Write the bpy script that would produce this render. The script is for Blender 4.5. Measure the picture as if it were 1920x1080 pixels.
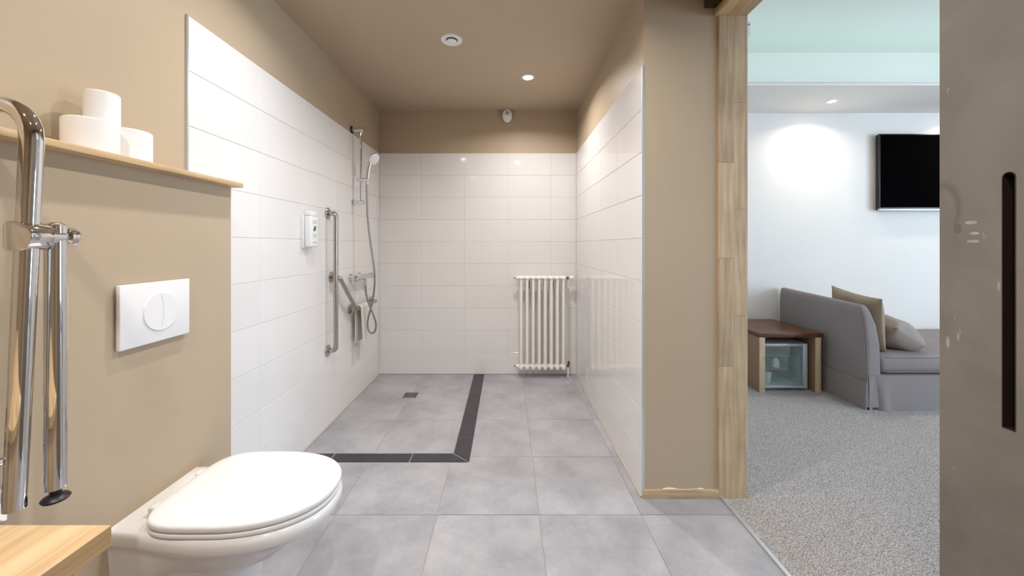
import bpy, bmesh, math, random
from mathutils import Vector, Matrix

for o in list(bpy.data.objects):
    bpy.data.objects.remove(o)
scene = bpy.context.scene
COL = scene.collection
random.seed(7)
PI = math.pi

# ------------------------------------------------------------------ camera
F, VX, VY, H = 705.0, 950.0, 460.0, 1.19          # focal length (px), vanishing point, eye height
cam_d = bpy.data.cameras.new('camera')
cam_d.sensor_width = 36.0
cam_d.lens = 36.0 * F / 1920.0
cam_d.shift_x = (960 - VX) / 1920.0
cam_d.shift_y = -(540 - VY) / 1920.0
cam_d.clip_start = 0.02
cam = bpy.data.objects.new('camera', cam_d)
COL.objects.link(cam)
cam.location = (0, 0, H)
cam.rotation_euler = (PI / 2, 0, 0)
scene.camera = cam

# ------------------------------------------------------------------ world, lights, exposure
w = bpy.data.worlds.new('world'); scene.world = w
w.use_nodes = True
w.node_tree.nodes['Background'].inputs[0].default_value = (0.62, 0.78, 1.0, 1)
w.node_tree.nodes['Background'].inputs[1].default_value = 1.0
scene.view_settings.view_transform = 'Standard'
scene.view_settings.look = 'None'
scene.view_settings.gamma = 1.0
scene.view_settings.use_curve_mapping = False
scene.view_settings.exposure = 0.18

def area_light(name, loc, rot, sx, sy, energy, color, shape='RECTANGLE', spread=PI):
    d = bpy.data.lights.new(name, 'AREA'); d.shape = shape
    d.size = sx
    if shape in ('RECTANGLE', 'ELLIPSE'): d.size_y = sy
    d.energy = energy; d.color = color; d.spread = spread
    o = bpy.data.objects.new(name, d); COL.objects.link(o)
    o.location = loc; o.rotation_euler = rot
    return o
# daylight in the bedroom window (side wall opposite the doorway)
WIN = (-1.6, 1.9, 0.35, 2.45)
area_light('window_right_offscreen', (6.36, (WIN[0]+WIN[1])/2, (WIN[2]+WIN[3])/2), (0, PI/2, 0), WIN[3]-WIN[2]-.1, WIN[1]-WIN[0]-.1, 190, (0.73, 0.87, 1.0))
# recessed downlights of the bathroom: the first is in view, the others show as reflections in the tiled end wall
DOWN = [(0.158, 2.784), (0.165, 1.28), (-0.62, 1.50), (0.165, 0.0), (-0.62, 0.0)]
DOWN_E = [10, 9, 7, 10, 10]
DOWN_N = ['shower_downlight', 'middle_downlight_offscreen', 'toilet_downlight_offscreen', 'door_downlight_offscreen', 'vanity_downlight_offscreen']
BED_DOWN = [(2.89, 3.342), (4.35, 3.342)]          # one in view, one behind the sliding door (its glow shows above the television)
for (x, y), e, nm in zip(DOWN, DOWN_E, DOWN_N):
    area_light(nm, (x, y, 2.428), (0, 0, 0), 0.055, 0, e, (1.0, 0.955, 0.90), 'DISK', 2.65)
for (x, y), nm in zip(BED_DOWN, ['sofa_soffit_downlight', 'television_soffit_downlight']):
    area_light(nm, (x, y, 2.466), (0, 0, 0), 0.06, 0, 4.5, (1.0, 0.88, 0.72), 'DISK', 2.5)
# light strip lying in the bedroom ceiling cove
area_light('cove_strip_lamp', (3.6, 3.22, 2.56), (PI - 0.35, 0, 0), 4.7, 0.03, 2.0, (0.48, 1.0, 0.95))

# ------------------------------------------------------------------ material helpers
def lin(c):
    c = c / 255.0
    return c / 12.92 if c <= 0.04045 else ((c + 0.055) / 1.055) ** 2.4
def rgb(r, g, b): return (lin(r), lin(g), lin(b), 1.0)

def new_mat(name):
    m = bpy.data.materials.new(name); m.use_nodes = True
    nt = m.node_tree; b = nt.nodes['Principled BSDF']
    return m, nt, b
def mat(name, col, rough=0.5, metal=0.0, var=0.0, nscale=4.0, bump=0.0, bscale=60.0, spec=0.5, coat=0.0, objrand=0.0, detail=4.0):
    m, nt, b = new_mat(name)
    b.inputs['Base Color'].default_value = col
    b.inputs['Roughness'].default_value = rough
    b.inputs['Metallic'].default_value = metal
    b.inputs['Specular IOR Level'].default_value = spec
    b.inputs['Coat Weight'].default_value = coat
    b.inputs['Coat Roughness'].default_value = 0.06
    tc = nt.nodes.new('ShaderNodeNewGeometry')
    if var > 0 or objrand > 0:
        n = nt.nodes.new('ShaderNodeTexNoise'); n.inputs['Scale'].default_value = nscale; n.inputs['Detail'].default_value = detail
        nt.links.new(tc.outputs['Position'], n.inputs['Vector'])
        r = nt.nodes.new('ShaderNodeMapRange')
        r.inputs['From Min'].default_value = 0.3; r.inputs['From Max'].default_value = 0.7
        r.inputs['To Min'].default_value = 1 - var; r.inputs['To Max'].default_value = 1 + var
        nt.links.new(n.outputs['Fac'], r.inputs['Value'])
        val = r.outputs['Result']
        if objrand > 0:
            oi = nt.nodes.new('ShaderNodeObjectInfo')
            r2 = nt.nodes.new('ShaderNodeMapRange'); r2.inputs['To Min'].default_value = 1 - objrand; r2.inputs['To Max'].default_value = 1 + objrand
            nt.links.new(oi.outputs['Random'], r2.inputs['Value'])
            mm = nt.nodes.new('ShaderNodeMath'); mm.operation = 'MULTIPLY'
            nt.links.new(val, mm.inputs[0]); nt.links.new(r2.outputs['Result'], mm.inputs[1]); val = mm.outputs[0]
        mx = nt.nodes.new('ShaderNodeVectorMath'); mx.operation = 'SCALE'
        mx.inputs[0].default_value = col[:3]
        nt.links.new(val, mx.inputs['Scale'])
        nt.links.new(mx.outputs[0], b.inputs['Base Color'])
    if bump > 0:
        n2 = nt.nodes.new('ShaderNodeTexNoise'); n2.inputs['Scale'].default_value = bscale; n2.inputs['Detail'].default_value = 3
        nt.links.new(tc.outputs['Position'], n2.inputs['Vector'])
        bp = nt.nodes.new('ShaderNodeBump'); bp.inputs['Strength'].default_value = bump; bp.inputs['Distance'].default_value = 0.004
        nt.links.new(n2.outputs['Fac'], bp.inputs['Height'])
        nt.links.new(bp.outputs['Normal'], b.inputs['Normal'])
    return m

def wood_mat(name, c1, c2, axis, rough=0.45, rand=0.14, knots=0.25):
    """grain stretched along an axis, each stave its own tone"""
    m, nt, b = new_mat(name)
    g = nt.nodes.new('ShaderNodeNewGeometry')
    oi = nt.nodes.new('ShaderNodeObjectInfo')
    off = nt.nodes.new('ShaderNodeVectorMath'); off.operation = 'SCALE'; off.inputs[0].default_value = (13.1, 7.7, 9.3)
    nt.links.new(oi.outputs['Random'], off.inputs['Scale'])
    ad = nt.nodes.new('ShaderNodeVectorMath'); ad.operation = 'ADD'
    nt.links.new(g.outputs['Position'], ad.inputs[0]); nt.links.new(off.outputs[0], ad.inputs[1])
    mp = nt.nodes.new('ShaderNodeMapping')
    s = [55.0, 55.0, 55.0]; s[axis] = 3.0
    mp.inputs['Scale'].default_value = s
    nt.links.new(ad.outputs[0], mp.inputs['Vector'])
    n = nt.nodes.new('ShaderNodeTexNoise'); n.inputs['Scale'].default_value = 1.0; n.inputs['Detail'].default_value = 6; n.inputs['Distortion'].default_value = 0.6
    nt.links.new(mp.outputs[0], n.inputs['Vector'])
    r = nt.nodes.new('ShaderNodeValToRGB')
    r.color_ramp.elements[0].position = 0.30; r.color_ramp.elements[0].color = c2
    r.color_ramp.elements[1].position = 0.62; r.color_ramp.elements[1].color = c1
    nt.links.new(n.outputs['Fac'], r.inputs[0])
    n2 = nt.nodes.new('ShaderNodeTexNoise'); n2.inputs['Scale'].default_value = 5; n2.inputs['Detail'].default_value = 3
    nt.links.new(ad.outputs[0], n2.inputs['Vector'])
    r2 = nt.nodes.new('ShaderNodeMapRange'); r2.inputs['From Min'].default_value = .3; r2.inputs['From Max'].default_value = .55
    r2.inputs['To Min'].default_value = 1 - knots; r2.inputs['To Max'].default_value = 1.0
    nt.links.new(n2.outputs['Fac'], r2.inputs['Value'])
    r3 = nt.nodes.new('ShaderNodeMapRange'); r3.inputs['To Min'].default_value = 1 - rand; r3.inputs['To Max'].default_value = 1 + rand * .6
    nt.links.new(oi.outputs['Random'], r3.inputs['Value'])
    mu = nt.nodes.new('ShaderNodeMath'); mu.operation = 'MULTIPLY'
    nt.links.new(r2.outputs[0], mu.inputs[0]); nt.links.new(r3.outputs[0], mu.inputs[1])
    sc = nt.nodes.new('ShaderNodeVectorMath'); sc.operation = 'SCALE'
    nt.links.new(r.outputs[0], sc.inputs[0]); nt.links.new(mu.outputs[0], sc.inputs['Scale'])
    nt.links.new(sc.outputs[0], b.inputs['Base Color'])
    b.inputs['Roughness'].default_value = rough
    bp = nt.nodes.new('ShaderNodeBump'); bp.inputs['Strength'].default_value = .12; bp.inputs['Distance'].default_value = .002
    nt.links.new(n.outputs['Fac'], bp.inputs['Height']); nt.links.new(bp.outputs['Normal'], b.inputs['Normal'])
    return m

def emit_mat(name, col, strength):
    m, nt, b = new_mat(name)
    b.inputs['Base Color'].default_value = (0.8, 0.8, 0.8, 1)
    b.inputs['Emission Color'].default_value = col
    b.inputs['Emission Strength'].default_value = strength
    return m

def glass_mat(name, tint, gloss=0.10):
    m = bpy.data.materials.new(name); m.use_nodes = True
    nt = m.node_tree; nt.nodes.clear()
    out = nt.nodes.new('ShaderNodeOutputMaterial')
    t = nt.nodes.new('ShaderNodeBsdfTransparent'); t.inputs[0].default_value = tint
    g = nt.nodes.new('ShaderNodeBsdfGlossy'); g.inputs['Roughness'].default_value = 0.03
    mx = nt.nodes.new('ShaderNodeMixShader'); mx.inputs[0].default_value = gloss
    nt.links.new(t.outputs[0], mx.inputs[1]); nt.links.new(g.outputs[0], mx.inputs[2])
    nt.links.new(mx.outputs[0], out.inputs[0])
    return m

def tile_floor_mat():
    m, nt, b = new_mat('floor_tile_grey')
    g = nt.nodes.new('ShaderNodeNewGeometry'); oi = nt.nodes.new('ShaderNodeObjectInfo')
    off = nt.nodes.new('ShaderNodeVectorMath'); off.operation = 'SCALE'; off.inputs[0].default_value = (31, 17, 5)
    nt.links.new(oi.outputs['Random'], off.inputs['Scale'])
    ad = nt.nodes.new('ShaderNodeVectorMath'); ad.operation = 'ADD'
    nt.links.new(g.outputs['Position'], ad.inputs[0]); nt.links.new(off.outputs[0], ad.inputs[1])
    n = nt.nodes.new('ShaderNodeTexNoise'); n.inputs['Scale'].default_value = 4.5; n.inputs['Detail'].default_value = 8; n.inputs['Roughness'].default_value = .62
    nt.links.new(ad.outputs[0], n.inputs['Vector'])
    n2 = nt.nodes.new('ShaderNodeTexNoise'); n2.inputs['Scale'].default_value = 70; n2.inputs['Detail'].default_value = 3
    nt.links.new(ad.outputs[0], n2.inputs['Vector'])
    r = nt.nodes.new('ShaderNodeValToRGB')
    r.color_ramp.elements[0].position = .33; r.color_ramp.elements[0].color = rgb(154, 153, 159)
    r.color_ramp.elements[1].position = .68; r.color_ramp.elements[1].color = rgb(184, 183, 189)
    nt.links.new(n.outputs['Fac'], r.inputs[0])
    r2 = nt.nodes.new('ShaderNodeMapRange'); r2.inputs['To Min'].default_value = .90; r2.inputs['To Max'].default_value = 1.08
    nt.links.new(n2.outputs['Fac'], r2.inputs['Value'])
    sc = nt.nodes.new('ShaderNodeVectorMath'); sc.operation = 'SCALE'
    nt.links.new(r.outputs[0], sc.inputs[0]); nt.links.new(r2.outputs[0], sc.inputs['Scale'])
    nt.links.new(sc.outputs[0], b.inputs['Base Color'])
    b.inputs['Roughness'].default_value = .48
    bp = nt.nodes.new('ShaderNodeBump'); bp.inputs['Strength'].default_value = .08; bp.inputs['Distance'].default_value = .002
    nt.links.new(n2.outputs['Fac'], bp.inputs['Height']); nt.links.new(bp.outputs['Normal'], b.inputs['Normal'])
    return m

def carpet_mat():
    m, nt, b = new_mat('carpet_speckled')
    g = nt.nodes.new('ShaderNodeNewGeometry')
    n = nt.nodes.new('ShaderNodeTexNoise'); n.inputs['Scale'].default_value = 230; n.inputs['Detail'].default_value = 2
    nt.links.new(g.outputs['Position'], n.inputs['Vector'])
    r = nt.nodes.new('ShaderNodeValToRGB')
    r.color_ramp.elements[0].position = .36; r.color_ramp.elements[0].color = rgb(118, 112, 110)
    r.color_ramp.elements[1].position = .60; r.color_ramp.elements[1].color = rgb(202, 195, 192)
    nt.links.new(n.outputs['Fac'], r.inputs[0])
    nt.links.new(r.outputs[0], b.inputs['Base Color'])
    b.inputs['Roughness'].default_value = .95; b.inputs['Specular IOR Level'].default_value = .1
    bp = nt.nodes.new('ShaderNodeBump'); bp.inputs['Strength'].default_value = .7; bp.inputs['Distance'].default_value = .006
    nt.links.new(n.outputs['Fac'], bp.inputs['Height']); nt.links.new(bp.outputs['Normal'], b.inputs['Normal'])
    return m

def concrete_mat():
    m, nt, b = new_mat('concrete_look_board')
    g = nt.nodes.new('ShaderNodeNewGeometry')
    n = nt.nodes.new('ShaderNodeTexNoise'); n.inputs['Scale'].default_value = 3.2; n.inputs['Detail'].default_value = 9; n.inputs['Roughness'].default_value = .6; n.inputs['Distortion'].default_value = .5
    nt.links.new(g.outputs['Position'], n.inputs['Vector'])
    r = nt.nodes.new('ShaderNodeValToRGB')
    r.color_ramp.elements[0].position = .33; r.color_ramp.elements[0].color = rgb(110, 105, 98)
    r.color_ramp.elements[1].position = .70; r.color_ramp.elements[1].color = rgb(132, 126, 118)
    nt.links.new(n.outputs['Fac'], r.inputs[0])
    # pale scuff spots
    mp = nt.nodes.new('ShaderNodeMapping'); mp.inputs['Scale'].default_value = (1, 2.0, .8)
    nt.links.new(g.outputs['Position'], mp.inputs['Vector'])
    n3 = nt.nodes.new('ShaderNodeTexNoise'); n3.inputs['Scale'].default_value = 24; n3.inputs['Detail'].default_value = 5
    nt.links.new(mp.outputs[0], n3.inputs['Vector'])
    r3 = nt.nodes.new('ShaderNodeMapRange'); r3.inputs['From Min'].default_value = .70; r3.inputs['From Max'].default_value = .76
    nt.links.new(n3.outputs['Fac'], r3.inputs['Value'])
    r3.inputs['To Max'].default_value = .45
    mix = nt.nodes.new('ShaderNodeMix'); mix.data_type = 'RGBA'
    nt.links.new(r3.outputs[0], mix.inputs[0]); nt.links.new(r.outputs[0], mix.inputs[6])
    mix.inputs[7].default_value = rgb(190, 184, 176)
    # a drip-shaped dark water mark beside the edge and three pale scuffs
    sp = nt.nodes.new('ShaderNodeSeparateXYZ'); nt.links.new(g.outputs['Position'], sp.inputs[0])
    def mth(op, a, c=None):
        q = nt.nodes.new('ShaderNodeMath'); q.operation = op
        for k, v in ((0, a), (1, c)):
            if v is None: continue
            if isinstance(v, (int, float)): q.inputs[k].default_value = v
            else: nt.links.new(v, q.inputs[k])
        return q.outputs[0]
    def ell(cy, cz, ry, rz):      # 1 inside an ellipse on the door face, soft rim
        d = mth('ADD', mth('POWER', mth('DIVIDE', mth('SUBTRACT', sp.outputs[1], cy), ry), 2.0), mth('POWER', mth('DIVIDE', mth('SUBTRACT', sp.outputs[2], cz), rz), 2.0))
        q = nt.nodes.new('ShaderNodeMapRange'); q.inputs['From Min'].default_value = 1.25; q.inputs['From Max'].default_value = .75
        nt.links.new(d, q.inputs['Value']); return q.outputs[0]
    ring = mth('MULTIPLY', mth('SUBTRACT', ell(.809, 1.270, .036, .055), ell(.811, 1.262, .029, .050)), mth('GREATER_THAN', sp.outputs[2], 1.235))
    drip = mth('MAXIMUM', mth('MAXIMUM', ring, 0.0), ell(.780, 1.225, .007, .011))
    mixd = nt.nodes.new('ShaderNodeMix'); mixd.data_type = 'RGBA'
    nt.links.new(mth('MULTIPLY', drip, .55), mixd.inputs[0]); nt.links.new(mix.outputs[2], mixd.inputs[6]); mixd.inputs[7].default_value = rgb(84, 79, 74)
    sc_ = mth('MAXIMUM', mth('MAXIMUM', ell(.757, 1.236, .010, .0035), ell(.752, 1.214, .008, .0028)), mth('MAXIMUM', ell(.754, 1.198, .010, .003), ell(.797, .985, .003, .012)))
    sc_ = mth('MULTIPLY', sc_, mth('MULTIPLY', n3.outputs['Fac'], .8))
    mixs = nt.nodes.new('ShaderNodeMix'); mixs.data_type = 'RGBA'
    nt.links.new(sc_, mixs.inputs[0]); nt.links.new(mixd.outputs[2], mixs.inputs[6]); mixs.inputs[7].default_value = rgb(205, 200, 194)
    nt.links.new(mixs.outputs[2], b.inputs['Base Color'])
    b.inputs['Roughness'].default_value = .6
    bp = nt.nodes.new('ShaderNodeBump'); bp.inputs['Strength'].default_value = .1; bp.inputs['Distance'].default_value = .003
    nt.links.new(n3.outputs['Fac'], bp.inputs['Height']); nt.links.new(bp.outputs['Normal'], b.inputs['Normal'])
    return m

M = {}
M['paint'] = mat('taupe_paint', rgb(187, 169, 145), .5, var=.02, nscale=2.5, bump=.05, bscale=220)
M['white_paint'] = mat('white_wall_paint', rgb(234, 229, 224), .7, var=.012, nscale=2, bump=.05, bscale=200)
M['tile'] = mat('white_glazed_tile', rgb(233, 231, 231), .07, var=.008, nscale=1.5, bump=.02, bscale=9, spec=.5, objrand=.012)
M['grout'] = mat('wall_grout', rgb(216, 211, 207), .8, var=.04, nscale=30)
M['floor_tile'] = tile_floor_mat()
M['floor_grout'] = mat('floor_grout', rgb(176, 168, 162), .9, var=.06, nscale=30)
M['strip_grout'] = mat('pale_strip_grout', rgb(205, 202, 203), .8)
M['black_tile'] = mat('charcoal_tile', rgb(58, 55, 62), .38, var=.22, nscale=14, bump=.06, bscale=80, detail=8)
M['carpet'] = carpet_mat()
M['concrete'] = concrete_mat()
M['oak_z'] = wood_mat('oak_upright', rgb(210, 186, 155), rgb(184, 157, 125), 2, knots=.18, rand=.10)
M['oak_y'] = wood_mat('oak_lengthwise', rgb(220, 192, 152), rgb(194, 160, 116), 1)
M['oak_x'] = wood_mat('oak_crosswise', rgb(208, 184, 152), rgb(176, 146, 108), 0)
M['dark_wood'] = wood_mat('dark_walnut_stain', rgb(108, 66, 38), rgb(72, 40, 22), 1, rough=.28, rand=.03, knots=.1)
M['taupe_wood'] = mat('taupe_laminate', rgb(144, 115, 90), .5, var=.05, nscale=8)
M['chrome'] = mat('chrome', (0.76, 0.76, 0.77, 1), .045, 1.0)
M['steel'] = mat('brushed_steel', rgb(188, 182, 176), .2, 1.0)
M['hose'] = mat('ribbed_chrome_hose', rgb(158, 158, 160), .25, 1.0)
M['alu'] = mat('aluminium_trim', rgb(214, 220, 228), .35, .6)
M['ceramic'] = mat('white_ceramic', rgb(242, 242, 243), .08, spec=.55, coat=.3)
M['plastic'] = mat('white_plastic', rgb(240, 241, 244), .22)
M['seatplastic'] = mat('white_seat_plastic', rgb(244, 244, 246), .16)
M['black_plastic'] = mat('black_plastic', rgb(26, 26, 29), .4)
M['recess_shade'] = mat('painted_recess_shade', rgb(42, 38, 37), .6)  # shade of the vent and drain openings, painted on flat plates
M['paper'] = mat('tissue_paper', rgb(245, 244, 243), .95, bump=.12, bscale=260, spec=.1)
M['card'] = mat('cardboard_core', rgb(176, 150, 118), .9)
M['rad'] = mat('cream_radiator_enamel', rgb(246, 243, 237), .25)
M['brass'] = mat('aged_brass', rgb(120, 104, 74), .4, .9)
M['towel'] = mat('white_terry_towel', rgb(228, 224, 220), .95, bump=.6, bscale=380, spec=.1)
M['silicone'] = mat('beige_silicone', rgb(196, 186, 174), .5)
M['green'] = mat('green_print', rgb(58, 134, 78), .4)
M['greyprint'] = mat('grey_print', rgb(160, 160, 164), .5)
M['sofa'] = mat('mauve_grey_linen', rgb(144, 135, 134), .9, var=.04, nscale=6, bump=.25, bscale=420, spec=.15)
M['cushion'] = mat('sand_linen', rgb(156, 140, 122), .9, var=.05, nscale=9, bump=.25, bscale=380, spec=.15)
M['bolster'] = mat('greige_linen', rgb(158, 146, 138), .9, var=.05, nscale=9, bump=.25, bscale=380, spec=.15)
M['screen'] = mat('dark_glass_screen', rgb(7, 6, 7), .3, spec=.0)
M['silver'] = mat('silver_plastic', rgb(190, 192, 196), .3, .3)
M['fridge'] = mat('fridge_white', rgb(226, 230, 230), .35)
M['glass'] = glass_mat('tinted_door_glass', (.90, .975, .965, 1), .12)
M['winglass'] = glass_mat('window_glass', (.95, .98, 1, 1), .06)
M['red'] = mat('dark_red_plastic', rgb(120, 50, 40), .4)
M['bulb'] = emit_mat('lit_lamp', (1, .95, .86, 1), 60)
M['led'] = emit_mat('led_strip', (.5, 1, .86, 1), 4)
M['darkbrown'] = mat('dark_bronze', rgb(70, 58, 50), .35, .5)

# ------------------------------------------------------------------ object helpers
WORLD = {}
def place(o, parent=None):
    """o.location is a world position; hang it under parent keeping that position"""
    wl = Vector(o.location)
    COL.objects.link(o)
    WORLD[o.name] = wl
    if parent is not None:
        o.parent = parent
        o.location = wl - WORLD[parent.name]
    return o
def tag(o, label=None, cat=None, group=None, kind=None):
    if label: o['label'] = label
    if cat: o['category'] = cat
    if group: o['group'] = group
    if kind: o['kind'] = kind
    return o
def thing(name, loc, label, cat, group=None):
    o = bpy.data.objects.new(name, None); o.empty_display_size = .05
    o.location = loc; place(o)
    return tag(o, label, cat, group)

def finish(name, bm, m, parent=None, smooth=True, origin=None, angle=0.6):
    bmesh.ops.recalc_face_normals(bm, faces=bm.faces)
    if origin is None:
        xs = [v.co for v in bm.verts]
        mn = Vector((min(c.x for c in xs), min(c.y for c in xs), min(c.z for c in xs)))
        mx = Vector((max(c.x for c in xs), max(c.y for c in xs), max(c.z for c in xs)))
        origin = (mn + mx) / 2; origin.z = mn.z
    bmesh.ops.translate(bm, verts=bm.verts, vec=-Vector(origin))
    me = bpy.data.meshes.new(name); bm.to_mesh(me); bm.free()
    me.materials.append(m)
    if smooth:
        for p in me.polygons: p.use_smooth = True
        try: me.set_sharp_from_angle(angle=angle)
        except Exception: pass
    o = bpy.data.objects.new(name, me); o.location = origin
    return place(o, parent)

def bm_box(bm, x0, x1, y0, y1, z0, z1, bevel=0.0, seg=2):
    r = bmesh.ops.create_cube(bm, size=1.0)
    vs = r['verts']
    for v in vs:
        v.co = Vector((x0 + (v.co.x + .5) * (x1 - x0), y0 + (v.co.y + .5) * (y1 - y0), z0 + (v.co.z + .5) * (z1 - z0)))
    if bevel > 0:
        es = list({e for v in vs for e in v.link_edges})
        bmesh.ops.bevel(bm, geom=es, offset=bevel, segments=seg, profile=.5, affect='EDGES', clamp_overlap=True)
    return bm
def box(name, x0, x1, y0, y1, z0, z1, m, parent=None, bevel=0.0, seg=2):
    bm = bmesh.new(); bm_box(bm, x0, x1, y0, y1, z0, z1, bevel, seg)
    return finish(name, bm, m, parent, smooth=bevel > 0)
CACHE = {}
def piece(name, x0, x1, y0, y1, z0, z1, m, parent, bevel=.0012):
    """box whose mesh is shared between alike pieces"""
    key = (name, round(x1 - x0, 4), round(y1 - y0, 4), round(z1 - z0, 4), m.name)
    if key not in CACHE:
        bm = bmesh.new(); bm_box(bm, -(x1-x0)/2, (x1-x0)/2, -(y1-y0)/2, (y1-y0)/2, -(z1-z0)/2, (z1-z0)/2, bevel, 1)
        bmesh.ops.recalc_face_normals(bm, faces=bm.faces)
        me = bpy.data.meshes.new(name); bm.to_mesh(me); bm.free(); me.materials.append(m); CACHE[key] = me
    o = bpy.data.objects.new(name, CACHE[key]); o.location = ((x0+x1)/2, (y0+y1)/2, (z0+z1)/2)
    return place(o, parent)
def prism(name, pts, z0, z1, m, parent=None, bevel=0.0, axis='z'):
    """polygon pts (2D) extruded; axis z: (x,y), x: (y,z) extruded in x, y: (x,z) extruded in y"""
    bm = bmesh.new()
    def mk(p, t):
        if axis == 'z': return (p[0], p[1], t)
        if axis == 'x': return (t, p[0], p[1])
        return (p[0], t, p[1])
    a = [bm.verts.new(mk(p, z0)) for p in pts]; b = [bm.verts.new(mk(p, z1)) for p in pts]
    n = len(pts)
    bm.faces.new(a); bm.faces.new(b[::-1])
    for i in range(n): bm.faces.new((a[i], a[(i+1) % n], b[(i+1) % n], b[i]))
    if bevel > 0:
        bmesh.ops.recalc_face_normals(bm, faces=bm.faces)
        bmesh.ops.bevel(bm, geom=list(bm.edges), offset=bevel, segments=2, profile=.5, affect='EDGES', clamp_overlap=True)
    return finish(name, bm, m, parent, smooth=bevel > 0)

def smooth_path(pts, n=12):
    """Catmull-Rom through pts"""
    P = [Vector(p) for p in pts]; out = []
    for i in range(len(P) - 1):
        p0 = P[max(i-1, 0)]; p1 = P[i]; p2 = P[i+1]; p3 = P[min(i+2, len(P)-1)]
        for k in range(n):
            t = k / n
            out.append(.5 * ((2*p1) + (p2-p0)*t + (2*p0-5*p1+4*p2-p3)*t*t + (3*p1-p0-3*p2+p3)*t**3))
    out.append(P[-1]); return out
def fillet(pts, r, n=8):
    P = [Vector(p) for p in pts]; out = [P[0]]
    for i in range(1, len(P)-1):
        a = (P[i-1]-P[i]); b = (P[i+1]-P[i]); la, lb = a.length, b.length
        a.normalize(); b.normalize()
        ang = a.angle(b); d = min(r / math.tan(ang/2), la*.49, lb*.49)
        s, e = P[i]+a*d, P[i]+b*d
        for k in range(n+1):
            t = k/n
            # circular-like arc through a rational quadratic
            wgt = math.sin(ang/2)
            q = ((1-t)**2*s + 2*t*(1-t)*wgt*P[i] + t*t*e) / ((1-t)**2 + 2*t*(1-t)*wgt + t*t)
            out.append(q)
    out.append(P[-1]); return out
def bm_tube(bm, path, r, seg=16, cap=True, radii=None):
    P = [Vector(p) for p in path]; rings = []
    t0 = (P[1]-P[0]).normalized()
    up = Vector((0, 0, 1)) if abs(t0.z) < .9 else Vector((1, 0, 0))
    nrm = (up - t0*up.dot(t0)).normalized()
    for i, p in enumerate(P):
        t = (P[min(i+1, len(P)-1)] - P[max(i-1, 0)]).normalized()
        nrm = (nrm - t*nrm.dot(t)).normalized(); bn = t.cross(nrm)
        rr = radii[i] if radii else r
        rings.append([bm.verts.new(p + (nrm*math.cos(2*PI*k/seg) + bn*math.sin(2*PI*k/seg))*rr) for k in range(seg)])
    for a, b in zip(rings, rings[1:]):
        for k in range(seg): bm.faces.new((a[k], a[(k+1) % seg], b[(k+1) % seg], b[k]))
    if cap: bm.faces.new(rings[0][::-1]); bm.faces.new(rings[-1])
    return bm
def tube(name, path, r, m, parent=None, seg=16, radii=None):
    bm = bmesh.new(); bm_tube(bm, path, r, seg, True, radii)
    return finish(name, bm, m, parent)
def bm_lathe(bm, prof, origin, axis, seg=24):
    """prof: (radius, distance along axis)"""
    A = Vector(axis).normalized(); up = Vector((0, 0, 1)) if abs(A.z) < .9 else Vector((1, 0, 0))
    u = (up - A*up.dot(A)).normalized(); v = A.cross(u); O = Vector(origin); rings = []
    for r, d in prof:
        if r < 1e-5: rings.append([bm.verts.new(O + A*d)])
        else: rings.append([bm.verts.new(O + A*d + (u*math.cos(2*PI*k/seg)+v*math.sin(2*PI*k/seg))*r) for k in range(seg)])
    for a, b in zip(rings, rings[1:]):
        for k in range(seg):
            k2 = (k+1) % seg
            if len(a) == 1 and len(b) == 1: continue
            if len(a) == 1: bm.faces.new((a[0], b[k2], b[k]))
            elif len(b) == 1: bm.faces.new((a[k], a[k2], b[0]))
            else: bm.faces.new((a[k], a[k2], b[k2], b[k]))
    return bm
def lathe(name, prof, origin, axis, m, parent=None, seg=24):
    bm = bmesh.new(); bm_lathe(bm, prof, origin, axis, seg)
    return finish(name, bm, m, parent)
def loft(name, rings, m, parent=None, cap=True, angle=.8):
    bm = bmesh.new(); R = [[bm.verts.new(p) for p in r] for r in rings]; n = len(R[0])
    for a, b in zip(R, R[1:]):
        for k in range(n): bm.faces.new((a[k], a[(k+1) % n], b[(k+1) % n], b[k]))
    if cap: bm.faces.new(R[0][::-1]); bm.faces.new(R[-1])
    return finish(name, bm, m, parent, angle=angle)
def subsurf(o, lv=2):
    md = o.modifiers.new('subdivision', 'SUBSURF'); md.levels = lv; md.render_levels = lv

# ================================================================== THE ROOM
YB, XL, XR, ZC = 3.467, -1.175, 0.640, 2.434       # tile faces of the shower walls, ceiling
YP = 1.777                                         # pier face
XD0, XD1 = 1.000, 1.132                            # partition wall with the doorway
YJ, YJ0 = 1.766, 0.80                              # doorway jambs
XBOX, YBOX, ZBOX = -1.05, 1.432, 1.409             # boxed-in cistern wall
TT = 2.04                                          # top of the wall tiles
YF = -1.7
T8 = .008
def struct(name, *a, label=None, **k):
    o = box(name, *a, **k); return tag(o, label, None, None, 'structure')

wall_left = struct('wall_left', XL-T8-.12, XL-T8, YF, YB+.14, 0, 2.6, M['paint'], label='taupe painted wall tiled white in the shower behind the toilet')
wall_back = struct('wall_back', XL-T8, XD0, YB+T8, YB+.14, 0, 2.6, M['paint'], label='white tiled shower end wall with brown band under the ceiling')
wall_right = struct('wall_right', XR+T8, XD0, YP, YB+T8, 0, ZC+.1, M['paint'], label='taupe pier beside the doorway with white tiled shower side')
wall_box = struct('wall_boxing', XL-T8, XBOX, YF, YBOX, 0, ZBOX, M['paint'], label='low taupe boxed-in wall behind the toilet')
wall_near = struct('wall_front', XL-T8, XD0, YF-.12, YF, 0, 2.6, M['paint'], label='taupe painted wall opposite the shower')
ceiling = struct('ceiling', XL-T8, XD0, YF, YB+T8, ZC, ZC+.12, M['paint'], label='brown painted bathroom ceiling')
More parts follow.
